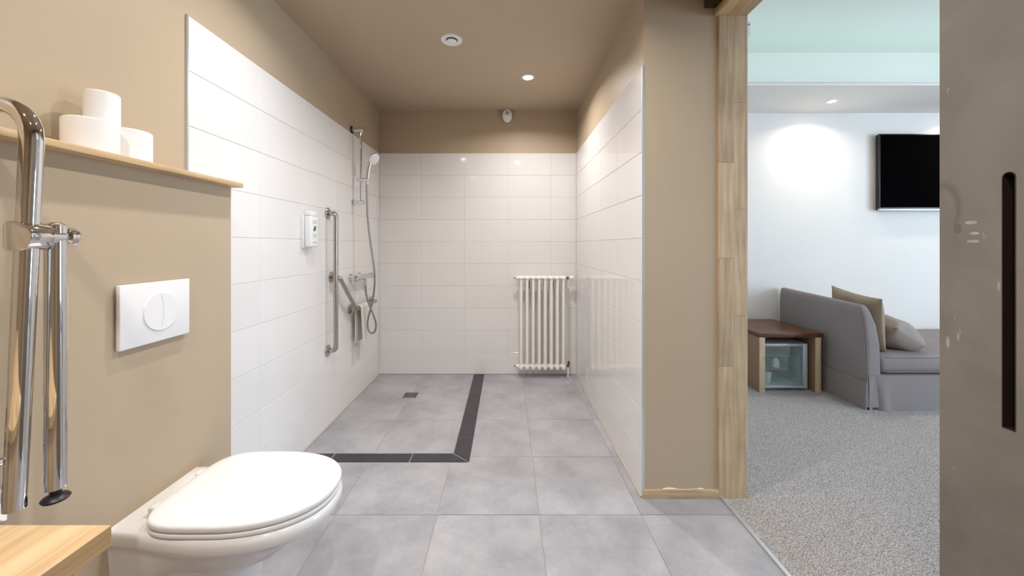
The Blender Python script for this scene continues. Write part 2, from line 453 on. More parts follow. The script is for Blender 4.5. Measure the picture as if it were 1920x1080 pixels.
# partition towards the bedroom (with the doorway)
part_w = struct('wall_partition', XD0, XD1-.002, YJ+.04, 3.66, 0, 3.1, M['white_paint'], label='white bedroom partition wall beyond the doorway')
part_n = struct('wall_doorway', XD0, XD1-.002, YF-.12, YJ0-.04, 0, 3.1, M['paint'], label='wall behind the open sliding door')
part_t = struct('wall_lintel', XD0, XD1-.002, YJ0-.04, YJ+.04, 2.312, 3.1, M['paint'], label='wall above the doorway')

# ---- wall tiles
GV = .0008
G = .0021   # joint
def rows():
    p = TT / 10
    return [(i*p + (G/2 if i else 0.004), (i+1)*p - G/2) for i in range(10)]
def tiles_back():
    box('grout', XL-T8+.001, XR+T8-.001, YB+.0022, YB+T8+.001, 0.001, TT-.001, M['grout'], wall_back)
    xs = [XL, -.787, -.388, .010, .410, XR]
    for z0, z1 in rows():
        for a, b in zip(xs, xs[1:]): piece('wall_tile', a+GV/2, b-GV/2, YB, YB+.0075, z0, z1, M['tile'], wall_back)
def tiles_left():
    y_start = 1.388
    box('grout', XL-T8-.001, XL-.0022, y_start+.001, YB+T8-.001, .001, TT-.001, M['grout'], wall_left)
    ys = [y_start, 1.79, 2.19, 2.59, 2.99, 3.39, YB]
    for z0, z1 in rows():
        for a, b in zip(ys, ys[1:]):
            if a < YBOX and z1 < ZBOX: a2 = YBOX + .002
            else: a2 = a + GV/2
            piece('wall_tile', XL-.0075, XL, a2, b-GV/2, z0, z1, M['tile'], wall_left)
    t = box('edge_trim', XL-T8-.001, XL+.0015, y_start-.005, y_start+.001, ZBOX+.02, TT+.001, M['alu'], wall_left)
def tiles_right():
    box('grout', XR+.0022, XR+T8+.001, YP+.001, YB+T8-.001, .001, TT-.001, M['grout'], wall_right)
    ys = [YP, 2.18, 2.58, 2.98, 3.38, YB]
    for z0, z1 in rows():
        for a, b in zip(ys, ys[1:]):
            piece('wall_tile', XR, XR+.0075, a+GV/2, b-GV/2, z0, z1, M['tile'], wall_right)
    box('corner_trim', XR-.001, XR+.011, YP-.003, YP+.001, .0, TT+.002, M['alu'], wall_right, .0005, 1)
tiles_back(); tiles_left(); tiles_right()
tag(box('trim_1', XR-.010, XR-.0005, YP, YB, 0.0, .007, M['silicone'], None, .002), 'beige sealant line along the foot of the tiled pier', kind='structure')
tag(box('trim_2', XL+.0005, XL+.008, YBOX+.01, YB, 0.0, .006, M['silicone'], None, .002), 'sealant line along the foot of the left tiled wall', kind='structure')

# ---- floor
floor = struct('floor', XL-.1, 1.008, YF, YB+.1, -.06, -.0026, M['floor_grout'], label='grey tiled bathroom floor with a black tile border round the shower')
gx = [XL, -.757, -.307, .143, .593, 1.006]
gy = [YF, -1.524, -1.069, -.614, -.159, .296, .751, 1.206, 1.661, 2.116, 2.571, 3.026, YB]
SX0, SX1, SY0, SY1 = -.305, -.203, 2.061, 2.151     # black border: upright part in x, cross part in y
g = .0032
for i in range(len(gx)-1):
    for j in range(len(gy)-1):
        x0, x1, y0, y1 = gx[i]+g/2, gx[i+1]-g/2, gy[j]+g/2, gy[j+1]-g/2
        if x0 > XR and y0 > YP - .02: continue
        if x1 > XR + .05 and y1 > YP + .01 and y0 < YP:          # tile notched round the pier
            if x0 < XR:
                prism('floor_tile', [(x0,y0),(x1,y0),(x1,YP-.002),(XR-.002,YP-.002),(XR-.002,y1),(x0,y1)], -.009, 0, M['floor_tile'], floor)
                continue
            y1 = YP - .002
        if y0 > YP - .01: x1 = min(x1, XR - .001)
        if x1 <= SX0 + .001 and x0 < SX0:                        # left of the upright strip
            if y0 < SY0 < y1: y1 = SY0 - g/2
            elif y0 < SY1 < y1: y0 = SY1 + g/2
        elif abs(x0 - (-.307+g/2)) < 1e-4 and y1 > SY0:
            if y0 < SY0:
                prism('floor_tile', [(x0,y0),(x1,y0),(x1,y1),(SX1+g/2,y1),(SX1+g/2,SY0-g/2),(x0,SY0-g/2)], -.009, 0, M['floor_tile'], floor)
                continue
            x0 = SX1 + g/2
        if x1 - x0 > .01 and y1 - y0 > .01:
            piece('floor_tile', x0, x1, y0, y1, -.009, 0, M['floor_tile'], floor)
# pale bed under the border and the border tiles
prism('strip_grout', [(XL+.001, SY0), (SX1, SY0), (SX1, YB-.001), (SX0, YB-.001), (SX0, SY1), (XL+.001, SY1)], -.008, -.0016, M['strip_grout'], floor)
c = .004
for a, b in ((XL, -.98), (-.98, -.535)):
    piece('border_tile', a+c/2, b-c/2, SY0+.002, SY1-.002, -.008, .0005, M['black_tile'], floor)
prism('border_tile', [(-.535+c/2, SY0+.002), (SX1-.007, SY0+.002), (SX0-.003, SY1-.002), (-.535+c/2, SY1-.002)], -.008, .0005, M['black_tile'], floor)
prism('border_tile', [(SX1-.002, SY0+.004), (SX1-.002, 2.39-c/2), (SX0+.002, 2.39-c/2), (SX0+.002, SY1+.001)], -.008, .0005, M['black_tile'], floor)
for a, b in ((2.39, 2.854), (2.854, 3.319), (3.319, YB)):
    piece('border_tile', SX0+.002, SX1-.002, a+c/2, b-c/2, -.008, .0005, M['black_tile'], floor)

# ---- door frame (staves), baseboard, threshold, track, sliding door
tr = tag(box('trim_3', XD0+.004, XD1-.004, YJ+.004, YJ+.04, 0, 2.272, M['oak_z']), 'laminated oak door jamb beside the taupe pier', kind='structure')
def staves_z(parent, cols, y0, y1, cuts):
    for (a, b), cc in zip(cols, cuts):
        for z0, z1 in zip(cc, cc[1:]): piece('stave', a, b, y0, y1, z0+.0003, z1-.0003, M['oak_z'], parent, .0008)
xm = 1.068
staves_z(tr, [(XD0-.002, xm), (xm, XD1-.012), (XD1-.012, XD1)], YJ, YJ+.03, [[0, .62, 1.13, 1.58, 2.272], [0, .30, .86, 1.36, 1.86, 2.272], [0, 2.272]])
tr = tag(box('trim_4', XD0-.012, XD1-.004, YJ0-.03, YJ+.04, 2.276, 2.312, M['oak_y']), 'laminated oak lintel over the doorway', kind='structure')
for a, b, cc in ((XD0-.016, 1.045, [YJ0-.03, 1.2, 1.55, YJ+.04]), (1.045, 1.09, [YJ0-.03, 1.05, 1.42, YJ+.04]), (1.09, XD1, [YJ0-.03, 1.3, YJ+.04])):
    for y0, y1 in zip(cc, cc[1:]): piece('stave', a, b, y0+.0003, y1-.0003, 2.272, 2.306, M['oak_y'], tr, .0008)
tag(box('trim_5', XD0-.002, XD1, YJ0-.04, YJ0, 0, 2.272, M['oak_z'], None, .001), 'oak door jamb hidden by the sliding door', kind='structure')
bb = tag(box('baseboard_right', XR+.002, XD0-.003, YP-.013, YP+.001, 0, .040, M['oak_x'], None, .0015), 'short pale oak skirting at the foot of the taupe pier', kind='structure')
# ragged line of filler along the top of the skirting
bm = bmesh.new(); path = []; rad = []
for k in range(26):
    t = k / 25
    path.append((.735 + .19*t, YP-.004, .041 + .002*math.sin(9*t))); rad.append(.0012 + .0045*max(0, math.sin(7*t+.4))*(.6+.4*random.random()))
bm_tube(bm, path, .002, 8, True, rad); finish('filler', bm, M['white_paint'], bb)
tag(box('trim_6', 1.006, 1.024, YJ0, YJ, -.004, .004, M['alu'], None, .0015), 'aluminium threshold strip between tiles and carpet', kind='structure')
tag(box('trim_7', .930, .984, -.30, YJ+.006, 2.308, 2.350, M['darkbrown'], None, .002), 'dark sliding door track above the doorway', kind='structure')

# sliding door with a real recessed slot handle
DX0, DX1, DY0, DY1 = .935, .973, -.20, .812
sy, sz0, sz1, sw = .700, .847, 1.327, .0098
def slot_pts(n=10):
    pts = [(sy - sw, sz0), (sy + sw, sz0)]
    for k in range(n+1):
        a = PI * k / n
        pts.append((sy + sw*math.cos(a), sz1 - sw + sw*math.sin(a)))
    return pts
def door_panel():
    bm = bmesh.new()
    outer = [(DY0, .012), (DY1, .012), (DY1, 2.30), (DY0, 2.30)]
    inner = slot_pts()
    def face_with_hole(x):
        ov = [bm.verts.new((x, *p)) for p in outer]; iv = [bm.verts.new((x, *p)) for p in inner]
        es = [bm.edges.new((ov[i], ov[(i+1) % 4])) for i in range(4)] + [bm.edges.new((iv[i], iv[(i+1) % len(iv)])) for i in range(len(iv))]
        bmesh.ops.triangle_fill(bm, edges=es, use_beauty=True, use_dissolve=False)
        return ov, iv
    o1, i1 = face_with_hole(DX0)
    ob = [bm.verts.new((DX1, *p)) for p in outer]; bm.faces.new(ob)
    for i in range(4): bm.faces.new((o1[i], o1[(i+1) % 4], ob[(i+1) % 4], ob[i]))
    ib = [bm.verts.new((DX0+.024, *p)) for p in inner]; bm.faces.new(ib)
    n = len(i1)
    for i in range(n): bm.faces.new((i1[i], i1[(i+1) % n], ib[(i+1) % n], ib[i]))
    return finish('door_1', bm, M['concrete'], None, smooth=False)
door = tag(door_panel(), 'grey-brown concrete-look sliding door with a long slot handle', kind='structure')
# dark lining of the slot
bm = bmesh.new()
pts = slot_pts(); n = len(pts); cy, cz = sy, (sz0+sz1)/2
def ins(p, d): return (p[0] + (d if p[0] < cy else -d) * (abs(p[0]-cy) > 1e-4), p[1] + (d if p[1] < cz else -d) * .8)
A = [bm.verts.new((DX0-.0006, *p)) for p in pts]; B = [bm.verts.new((DX0+.0235, *p)) for p in pts]
C2 = [bm.verts.new((DX0-.0006, *ins(p, .0012))) for p in pts]; D2 = [bm.verts.new((DX0+.0225, *ins(p, .0012))) for p in pts]
for i in range(n):
    j = (i+1) % n
    bm.faces.new((A[i], A[j], C2[j], C2[i])); bm.faces.new((C2[i], C2[j], D2[j], D2[i])); bm.faces.new((A[i], A[j], B[j], B[i]))
bm.faces.new(D2); bm.faces.new(B)
hr = finish('handle_recess', bm, M['darkbrown'], door, smooth=False); hr['label'] = 'dark bronze slot handle'
for y in (-.02, .62):
    h = box('door_hanger', .945, .963, y-.03, y+.03, 2.298, 2.32, M['darkbrown'], door, .002)

# ================================================================== BEDROOM
YW, ZS, ZR, XE = 3.64, 2.47, 3.054, 6.2
floor2 = struct('floor_bedroom', 1.0225, XE, -1.8, YW+.1, -.06, .001, M['carpet'], label='grey speckled bedroom carpet beyond the threshold')
struct('wall_bedroom_back', XD1-.002, XE, YW, YW+.12, 0, ZR+.1, M['white_paint'], label='white bedroom wall with the television')
struct('ceiling_bedroom', XD0, XE, -1.9, YW, ZR, ZR+.1, M['white_paint'], label='raised white bedroom ceiling')
soff = struct('ceiling_soffit', XD1-.002, XE, 3.008, YW, ZS, ZS+.022, M['white_paint'], label='lowered ceiling strip with lamps along the television wall')
box('lip', XD1-.002, XE, 3.008, 3.018, ZS+.02, ZS+.034, M['white_paint'], soff)
box('light_strip', 1.25, 5.95, 3.19, 3.205, ZS+.022, ZS+.034, M['led'], soff)
struct('wall_bedroom_front', XD1-.002, XE+.12, -1.9, -1.8, 0, ZR+.1, M['white_paint'], label='white bedroom wall facing the television wall')
wy0, wy1, wz0, wz1 = WIN
wm_ = dict(m=M['white_paint'])
for a, lb in (((-1.8, YW+.12, 0, wz0), 'white bedroom side wall below the window'), ((-1.8, YW+.12, wz1, ZR+.1), 'white bedroom side wall above the window'),
              ((-1.8, wy0, wz0, wz1), 'white bedroom side wall between window and corner'), ((wy1, YW+.12, wz0, wz1), 'white bedroom side wall between window and television wall')):
    struct('wall_bedroom_right', XE, XE+.12, a[0], a[1], a[2], a[3], M['white_paint'], label=lb)
win = tag(box('window_1', XE+.03, XE+.08, wy0, wy1, wz0, wz0+.05, M['plastic']), 'white framed bedroom window', kind='structure')
ym = (wy0+wy1)/2
for a in ((wy0, wy1, wz1-.05, wz1), (wy0, wy0+.05, wz0+.05, wz1-.05), (wy1-.05, wy1, wz0+.05, wz1-.05), (ym-.03, ym+.03, wz0+.05, wz1-.05)):
    box('window_frame', XE+.03, XE+.08, a[0], a[1], a[2], a[3], M['plastic'], win)
for a, b in ((wy0+.05, ym-.03), (ym+.03, wy1-.05)):
    box('pane', XE+.052, XE+.058, a, b, wz0+.05, wz1-.05, M['winglass'], win)

# ================================================================== CEILING AND WALL FITTINGS
def downlight(x, y, z, label, group=None, r=.048, lamp='lamp'):
    t = thing('downlight', (x, y, z), label, 'downlight', group)
    lathe('trim_ring', [(r*.70, .0), (r*.72, -.003), (r, -.003), (r*1.03, -.0015), (r*1.03, .0006), (r*.70, .0006), (r*.70, 0)], (x, y, z), (0, 0, 1), M['plastic'], t)
    lathe(lamp, [(0, -.0008), (r*.66, -.0008), (r*.69, .0004), (0, .0004)], (x, y, z), (0, 0, 1), M['bulb'], t)
LB = ['lit recessed downlight in the brown ceiling near the shower end wall', 'lit recessed downlight in the brown ceiling before the shower',
      'lit recessed downlight in the brown ceiling above the toilet', 'lit recessed downlight in the brown ceiling before the sliding door',
      'lit recessed downlight in the brown ceiling above the wooden vanity']
LN = ['lamp', 'middle_lamp_offscreen', 'toilet_lamp_offscreen', 'door_lamp_offscreen', 'vanity_lamp_offscreen']
for (x, y), l, ln in zip(DOWN, LB, LN): downlight(x, y, ZC, l, 'bathroom ceiling downlights', lamp=ln)
LS = ['lit recessed downlight in the soffit above the sofa arm', 'lit recessed downlight in the soffit above the television']
for (x, y), l in zip(BED_DOWN, LS): downlight(x, y, ZS, l, 'bedroom soffit downlights', .045)

vx, vy = -.332, 2.272
t = thing('ceiling_vent', (vx, vy, ZC), 'round white extract vent with a central disc in the brown ceiling', 'vent')
lathe('flange', [(.034, .0), (.036, -.006), (.058, -.009), (.064, -.006), (.066, .0006), (.034, .0006), (.034, 0)], (vx, vy, ZC), (0, 0, 1), M['plastic'], t, 40)
lathe('throat_shade', [(0, -.001), (.036, -.001), (.036, .0005), (0, .0005)], (vx, vy, ZC), (0, 0, 1), M['recess_shade'], t, 32)  # flat disc coloured dark for the shade inside the duct
lathe('disc', [(0, -.016), (.022, -.016), (.029, -.013), (.030, -.010), (.012, -.008), (.008, -.001), (0, -.001)], (vx, vy, ZC), (0, 0, 1), M['plastic'], t, 32)

sx, sz = .005, 2.378
t = thing('presence_sensor', (sx, YB+T8, sz-.06), 'small oval white motion sensor high on the brown wall band', 'sensor')
def oval(cx, cz, rx, rz, y, n=32): return [(cx + rx*math.cos(2*PI*k/n), y, cz + rz*math.sin(2*PI*k/n)) for k in range(n)]
Y0 = YB+T8
loft('mount', [oval(sx, sz, .044, .058, Y0+.001), oval(sx, sz, .044, .058, Y0-.012), oval(sx, sz, .040, .054, Y0-.014)], M['black_plastic'], t)
loft('housing', [oval(sx, sz, .045, .060, Y0-.012), oval(sx, sz, .047, .062, Y0-.030), oval(sx, sz, .042, .056, Y0-.048), oval(sx, sz, .026, .036, Y0-.058), oval(sx, sz, .004, .006, Y0-.061)], M['plastic'], t)
loft('lens', [oval(sx, sz+.012, .016, .016, Y0-.054), oval(sx, sz+.012, .016, .016, Y0-.0605), oval(sx, sz+.012, .012, .012, Y0-.062)], M['greyprint'], t)

# ---- oak shelf and toilet rolls
box_shelf = box('wall_shelf', XL, -1.004, -1.2, YBOX+.002, ZBOX, ZBOX+.0165, M['oak_y'], None, .001)
tag(box_shelf, 'thin oak ledge board on top of the boxed-in wall', 'shelf')
ZSH = ZBOX + .0165
def roll(x, y, z, r, h, label):
    t = thing('toilet_roll', (x, y, z), label, 'toilet roll', 'toilet rolls on the oak ledge')
    rc = .020
    lathe('paper', [(rc+.001, 0), (r-.003, 0), (r, .003), (r, h-.003), (r-.003, h), (rc+.001, h), (rc+.001, 0)], (x, y, z), (0, 0, 1), M['paper'], t, 48)
    lathe('core', [(rc-.0015, .001), (rc+.001, .001), (rc+.001, h-.001), (rc-.0015, h-.001), (rc-.0015, .001)], (x, y, z), (0, 0, 1), M['card'], t, 24)
roll(-1.078, .975, ZSH, .053, .086, 'wide white toilet roll standing on the oak ledge beside the smaller roll')
roll(-1.087, 1.083, ZSH, .050, .092, 'white toilet roll on the oak ledge nearest the tile edge')
roll(-1.108, 1.030, ZSH+.092, .036, .088, 'narrow white toilet roll standing on top of the two rolls')

# ---- flush plate
fy0, fy1, fz0, fz1 = 1.004, 1.226, .905, 1.082
t = thing('flush_plate', (XBOX, (fy0+fy1)/2, fz0), 'white dual flush plate with a round split button above the toilet', 'flush plate')
box('frame', XBOX-.001, XBOX+.006, fy0+.008, fy1-.008, fz0+.008, fz1-.008, M['black_plastic'], t)
box('plate', XBOX+.005, XBOX+.017, fy0, fy1, fz0, fz1, M['plastic'], t, .003, 3)
cy, cz, cr = (fy0+fy1)/2+.008, (fz0+fz1)/2, .056
lathe('button_seam', [(0, 0), (cr+.0012, 0), (cr+.0012, .0006), (0, .0006)], (XBOX+.0168, cy, cz), (1, 0, 0), M['plastic'], t, 48)
def half_button(name, lo, hi):
    bm = bmesh.new(); n = 28
    def xs(s): return s
    # the split is a gentle arc: y offset as a function of z
    def split(zz): return .010 * (1 - (zz/cr)**2) - .004
    pts = []
    for k in range(n+1):
        a = -PI/2 + PI*k/n
        if lo == 'right': pts.append((cr*math.cos(a), cr*math.sin(a)))
        else: pts.append((-cr*math.cos(a), cr*math.sin(a)))
    arc = []
    for k in range(n+1):
        zz = cr - 2*cr*k/n
        arc.append((split(zz)*(1-abs(zz/cr)**6) + (.0006 if lo == 'right' else -.0006), zz))
    loop = pts + arc[1:-1]
    f = [bm.verts.new((XBOX+.0205, cy+p[0]*.985, cz+p[1]*.985)) for p in loop]
    b = [bm.verts.new((XBOX+.0170, cy+p[0], cz+p[1])) for p in loop]
    bm.faces.new(f); bm.faces.new(b[::-1]); m_ = len(loop)
    for i in range(m_): bm.faces.new((f[i], f[(i+1) % m_], b[(i+1) % m_], b[i]))
    return finish(name, bm, M['plastic'], t, smooth=False)
half_button('button', 'right', 0); half_button('button', 'left', 0)

# ---- toilet
TY = 1.130
t = thing('toilet', (XBOX, TY, 0.06), 'white wall-mounted ceramic toilet with its lid closed', 'toilet')
def dshape(xr, xt, wr, wm, z, xc=None, n=40, p=2.3, tilt=0):
    """egg outline: flat rear at xr (half width wr), widest wm at xc, round tip xt"""
    if xc is None: xc = xr + (xt-xr)*.45
    side = []
    for k in range(n+1):                                      # tip half
        a = PI/2*k/n
        ca, sa = math.cos(a), math.sin(a)
        side.append((xc + (xt-xc)*ca**(2/p), wm*sa**(2/p)))
    for k in range(1, n//2+1):                                # widest -> rear
        s = k/(n//2)
        side.append((xc + (xr-xc)*s, wm + (wr-wm)*(s*s*(3-2*s))))
    full = side + [(x, -y) for x, y in reversed(side)][:-1]
    return [(x, TY+y, z + tilt*(x-xr)) for x, y in full]
R0 = XBOX - .001
rings = [dshape(R0, -.80, .085, .070, .075, -.93), dshape(R0, -.770, .112, .080, .10, -.92), dshape(R0, -.750, .125, .086, .18, -.90), dshape(R0, -.735, .130, .092, .255, -.88),
         dshape(R0, -.715, .132, .100, .278, -.86), dshape(R0, -.665, .134, .122, .302, -.82), dshape(R0, -.610, .137, .146, .335, -.80), dshape(R0, -.566, .140, .162, .372, -.79), dshape(R0, -.542, .142, .170, .392, -.785),
         dshape(R0, -.520, .145, .176, .398, -.78), dshape(R0, -.512, .148, .180, .404, -.78), dshape(R0, -.510, .150, .182, .425, -.78),
         dshape(R0, -.514, .148, .179, .436, -.78), dshape(R0, -.522, .142, .172, .440, -.78), dshape(R0, -.62, .10, .12, .440, -.80), dshape(R0+.03, -.74, .05, .06, .440, -.85)]
loft('bowl', rings, M['ceramic'], t, angle=1.2)
L0 = -.966
def lidshape(xr, xt, wr, wm, z, xc, n=40):
    # as dshape, but the rear edge bows back and its corners are rounded
    side = []
    for k in range(n+1):
        a = PI/2*k/n
        side.append((xc + (xt-xc)*math.cos(a)**(2/2.25), wm*math.sin(a)**(2/2.25)))
    m_ = 26
    for k in range(1, m_+1):
        a = PI/2*k/m_
        side.append((xc + (xr-xc)*math.sin(a)**(2/4.2), wm*max(0.0, math.cos(a))**(2/4.2) if k < m_ else 0.0))
    side = [(x, y) for x, y in side]
    full = side[:-1] + [(xr, 0.0)] + [(x, -y) for x, y in reversed(side[:-1])][:-1]
    return [(x, TY+y, z) for x, y in full]
def ringset(z0, z1, tip, wm, wr, rr):
    out = []
    for dz, ins_ in ((0, rr), (rr*.35, rr*.35), (rr, 0), (z1-z0-rr, 0), (z1-z0-rr*.35, rr*.35), (z1-z0, rr)):
        out.append(lidshape(L0+ins_, tip-ins_, wr-ins_, wm-ins_, z0+dz, -.775))
    return out
loft('seat', ringset(.4415, .4545, -.5135, .1765, .140, .004), M['seatplastic'], t, angle=1.2)
rl = ringset(.4565, .4765, -.512, .178, .142, .006)
rl += [lidshape(L0+.03, -.545, .112, .146, .4798, -.775), lidshape(L0+.08, -.60, .07, .09, .4815, -.775), lidshape(L0+.15, -.70, .025, .03, .482, -.775)]
loft('lid', rl, M['seatplastic'], t, angle=1.2)
for s in (-1, 1):
    h = box('hinge', L0-.026, L0+.010, TY+s*.078-.016, TY+s*.078+.016, .439, .466, M['seatplastic'], t, .006, 3)

# ---- fold-up grab rail with support leg
ry = .70
t = thing('fold_up_rail', (XBOX, ry, .56), 'folded-up chrome toilet support rail with a hanging leg beside the flush plate', 'grab rail')
xa_b, xa_t = -.916, -.884          # outer tube, bottom and top
za, zt = .700, 1.452
xi = -1.000                         # tube next to the wall
path = [(xa_b, ry, za)]
path += [(xa_t, ry, 1.385)]
R = (xa_t - xi)/2
for k in range(1, 13):
    a = PI*k/12; path.append((xa_t - R + R*math.cos(a), ry, 1.392 + .06*math.sin(a)*R/.058))
path += [(xi-.012, ry, za-.02)]
tube('loop_tube', path, .0158, M['chrome'], t, 28)
# hinge bracket + wall plate
box('wall_plate', XBOX-.001, XBOX+.006, ry-.075, ry+.075, .560, .860, M['chrome'], t, .002)
hb = box('hinge_block', XBOX+.004, -.965, ry-.030, ry+.030, .655, .725, M['chrome'], t, .006, 3)
tube('hinge_pin', [(-.985, ry-.05, .77), (-.985, ry+.06, .77)], .011, M['chrome'], hb, 18)
# clamp carrying the leg
zc_ = 1.207; xc_ = -.892; ly = .742
cl_pts = []
for k in range(17):
    a = -PI/2 + PI*k/16; cl_pts.append((xc_-.004 + .034*math.cos(a), zc_ + .0275*math.sin(a)))
cl_pts += [(xc_-.018, zc_+.0275), (xc_-.024, zc_+.020), (xc_-.024, zc_-.020), (xc_-.018, zc_-.0275)]
prism('clamp', cl_pts, ry-.018, ry+.020, M['chrome'], t, .003, 'y')
leg = tube('support_leg', [(-.890, ly, .712), (-.890, ly, 1.228)], .0160, M['chrome'], t, 28)
lathe('pivot_cap', [(0, .0), (.015, .0), (.019, .004), (.019, .016), (.014, .024), (0, .026)], (-.890, ly+.010, zc_), (0, 1, 0), M['chrome'], leg)
lathe('pivot_sleeve', [(0, 0), (.0175, 0), (.0175, .028), (0, .028)], (-.890, ry+.018, zc_), (0, 1, 0), M['chrome'], leg)
lathe('top_cap', [(0, .022), (.008, .021), (.0162, .015), (.0168, 0), (0, 0)], (-.890, ly, 1.214), (0, 0, 1), M['chrome'], leg)
lathe('rubber_foot', [(0, -.024), (.019, -.024), (.021, -.020), (.018, -.016), (.009, -.012), (.008, .004), (0, .004)], (-.890, ly, .712), (0, 0, 1), M['black_plastic'], leg)

# ---- wooden vanity corner
vx1, vy1, vz1 = -.551, .525, .80
t = thing('vanity_counter', ((XBOX+vx1)/2, 0, 0), 'thick laminated oak vanity counter on an oak side panel near the toilet', 'counter')
vt = box('counter_top', XBOX+.001, vx1-.0005, -.90, vy1-.0005, vz1-.0285, vz1-.0005, M['oak_y'], t)
nst = 8; ww = (vx1 - XBOX - .001)/nst
for i in range(nst):
    a = XBOX+.001+i*ww
    cuts = [-.90, -.45 + random.uniform(-.15, .15), -.02+random.uniform(-.12, .12), .33+random.uniform(-.12, .10), vy1]
    for y0, y1 in zip(cuts, cuts[1:]): piece('stave', a+.0002, a+ww-.0002, round(y0, 3)+.0002, round(y1, 3)-.0002, vz1-.029, vz1, M['oak_y'], vt, .0008)
box('side_panel', XBOX+.001, vx1-.022, vy1-.055, vy1-.027, 0, vz1-.028, M['oak_z'], t, .001)
box('front_rail', vx1-.050, vx1-.022, -.87, vy1-.056, vz1-.13, vz1-.028, M['oak_y'], t, .001)
box('side_panel', XBOX+.001, vx1-.022, -.895, -.867, 0, vz1-.028, M['oak_z'], t, .001)
box('shelf_board', XBOX+.001, vx1-.04, -.868, vy1-.054, .22, .245, M['oak_y'], t, .001)

# ================================================================== SHOWER FITTINGS on the left wall
def flange(name, x, y, z, parent, r=.036, m=None, th=.010):
    return lathe(name, [(0, -.0005), (r, -.0005), (r, th*.6), (r*.86, th), (0, th)], (x, y, z), (1, 0, 0), m or M['steel'], parent, 28)
# slide rail
ry_, rx_ = 2.866, -1.112
zt_, zb_ = 2.072, 1.515
t = thing('shower_rail', (XL, ry_, zb_), 'chrome shower slide rail with its sliding holder', 'shower rail')
tube('rod', [(rx_, ry_, zb_-.012), (rx_, ry_, zt_+.028)], .0095, M['chrome'], t, 18)
for z, xw in ((zt_, XL-T8), (zb_, XL)):
    b_ = tube('bracket', [(xw+.004, ry_, z), (-1.088, ry_, z)], .0165, M['chrome'], t, 20)
    lathe('rosette', [(0, -.001), (.027, -.001), (.027, .007), (.017, .009), (0, .009)], (xw, ry_, z), (1, 0, 0), M['black_plastic'] if z == zt_ else M['chrome'], b_)
zs_ = 1.688
tube('slider', [(-1.140, ry_, zs_), (-1.055, ry_, zs_)], .0155, M['chrome'], t, 20)
# hand shower
t = thing('hand_shower', (-1.055, ry_, zs_), 'chrome hand shower with a white spray face in its holder', 'hand shower')
hp = smooth_path([(-1.068, ry_+.004, zs_-.035), (-1.064, ry_+.004, zs_+.02), (-1.056, ry_+.006, zs_+.085), (-1.040, ry_+.008, zs_+.145), (-1.012, ry_+.010, zs_+.195)], 6)
tube('handle', hp, .012, M['chrome'], t, 16, [.0125 + .003*math.sin(PI*i/(len(hp)-1)) for i in range(len(hp))])
ax = Vector((.78, -.36, -.50)).normalized()
ho = Vector((-1.018, ry_+.010, zs_+.165))
lathe('head_shell', [(0, -.022), (.018, -.020), (.040, -.008), (.047, .004), (.046, .010), (0, .010)], ho, ax, M['chrome'], t, 28)
lathe('spray_face', [(0, .0135), (.036, .0130), (.043, .0095), (.043, .006), (0, .006)], ho, ax, M['plastic'], t, 28)
# hose
hose = smooth_path([(-1.068, ry_+.004, zs_-.03), (-1.067, ry_+.006, 1.56), (-1.064, ry_+.010, 1.42), (-1.048, ry_+.015, 1.25), (-1.028, ry_+.02, 1.10), (-1.014, ry_+.024, .97),
                    (-1.019, ry_+.026, .85), (-1.040, ry_+.030, .73), (-1.064, ry_+.034, .645), (-1.074, ry_+.036, .575), (-1.062, ry_+.034, .528), (-1.038, ry_+.030, .513), (-1.012, ry_+.026, .535),
                    (-1.004, ry_+.020, .59), (-1.020, ry_+.012, .655), (-1.046, ry_+.008, .725), (-1.072, ry_+.012, .80), (-1.086, ry_+.02, .905)], 8)
th = thing('shower_hose', (-1.05, ry_, .525), 'grey chrome shower hose hanging in a loop below the mixer', 'hose')
bm = bmesh.new(); bm_tube(bm, hose, .0072, 10, True, [.0072 + (.0007 if i % 2 else -.0004) for i in range(len(hose))]); finish('hose_tube', bm, M['hose'], th)
tube('end_nut', [hose[-1]-Vector((0, 0, .022)), hose[-1]+Vector((0, 0, .012))], .0115, M['chrome'], th, 12)
# mixer
mz, mx_ = .945, -1.108
t = thing('shower_mixer', (XL, 2.91, mz-.03), 'chrome thermostatic bar mixer with two wall rosettes', 'mixer tap')
tube('bar', [(mx_, 2.785, mz), (mx_, 3.045, mz)], .0215, M['chrome'], t, 24)
for y in (2.831, 2.985):
    e = tube('connector', [(XL, y, mz), (mx_, y, mz)], .014, M['chrome'], t, 18)
    lathe('rosette', [(0, -.0005), (.035, -.0005), (.035, .006), (.026, .016), (.016, .020), (0, .020)], (XL, y, mz), (1, 0, 0), M['chrome'], e, 28)
for y, d in ((2.786, -1), (3.044, 1)):
    k = lathe('knob', [(0, 0), (.0225, 0), (.025, .004), (.0245, .044), (.020, .049), (0, .050)], (mx_, y, mz), (0, d, 0), M['chrome'], t, 24)
lathe('outlet', [(0, 0), (.012, 0), (.012, .034), (0, .034)], (-1.086, 2.888, mz-.010), (0, 0, -1), M['chrome'], t, 14)

# vertical grab bar
gy_, gxx = 2.465, -1.120
t = thing('grab_bar', (XL, gy_, .497), 'upright stainless grab bar on the tiled wall beside the soap dispenser', 'grab bar')
p = fillet([(XL+.004, gy_, 1.400), (gxx, gy_, 1.400), (gxx, gy_, .500), (XL+.004, gy_, .500)], .040, 10)
tube('bar', p, .0150, M['steel'], t, 20)
for z in (1.400, .500): flange('flange', XL, gy_, z, t, .037)
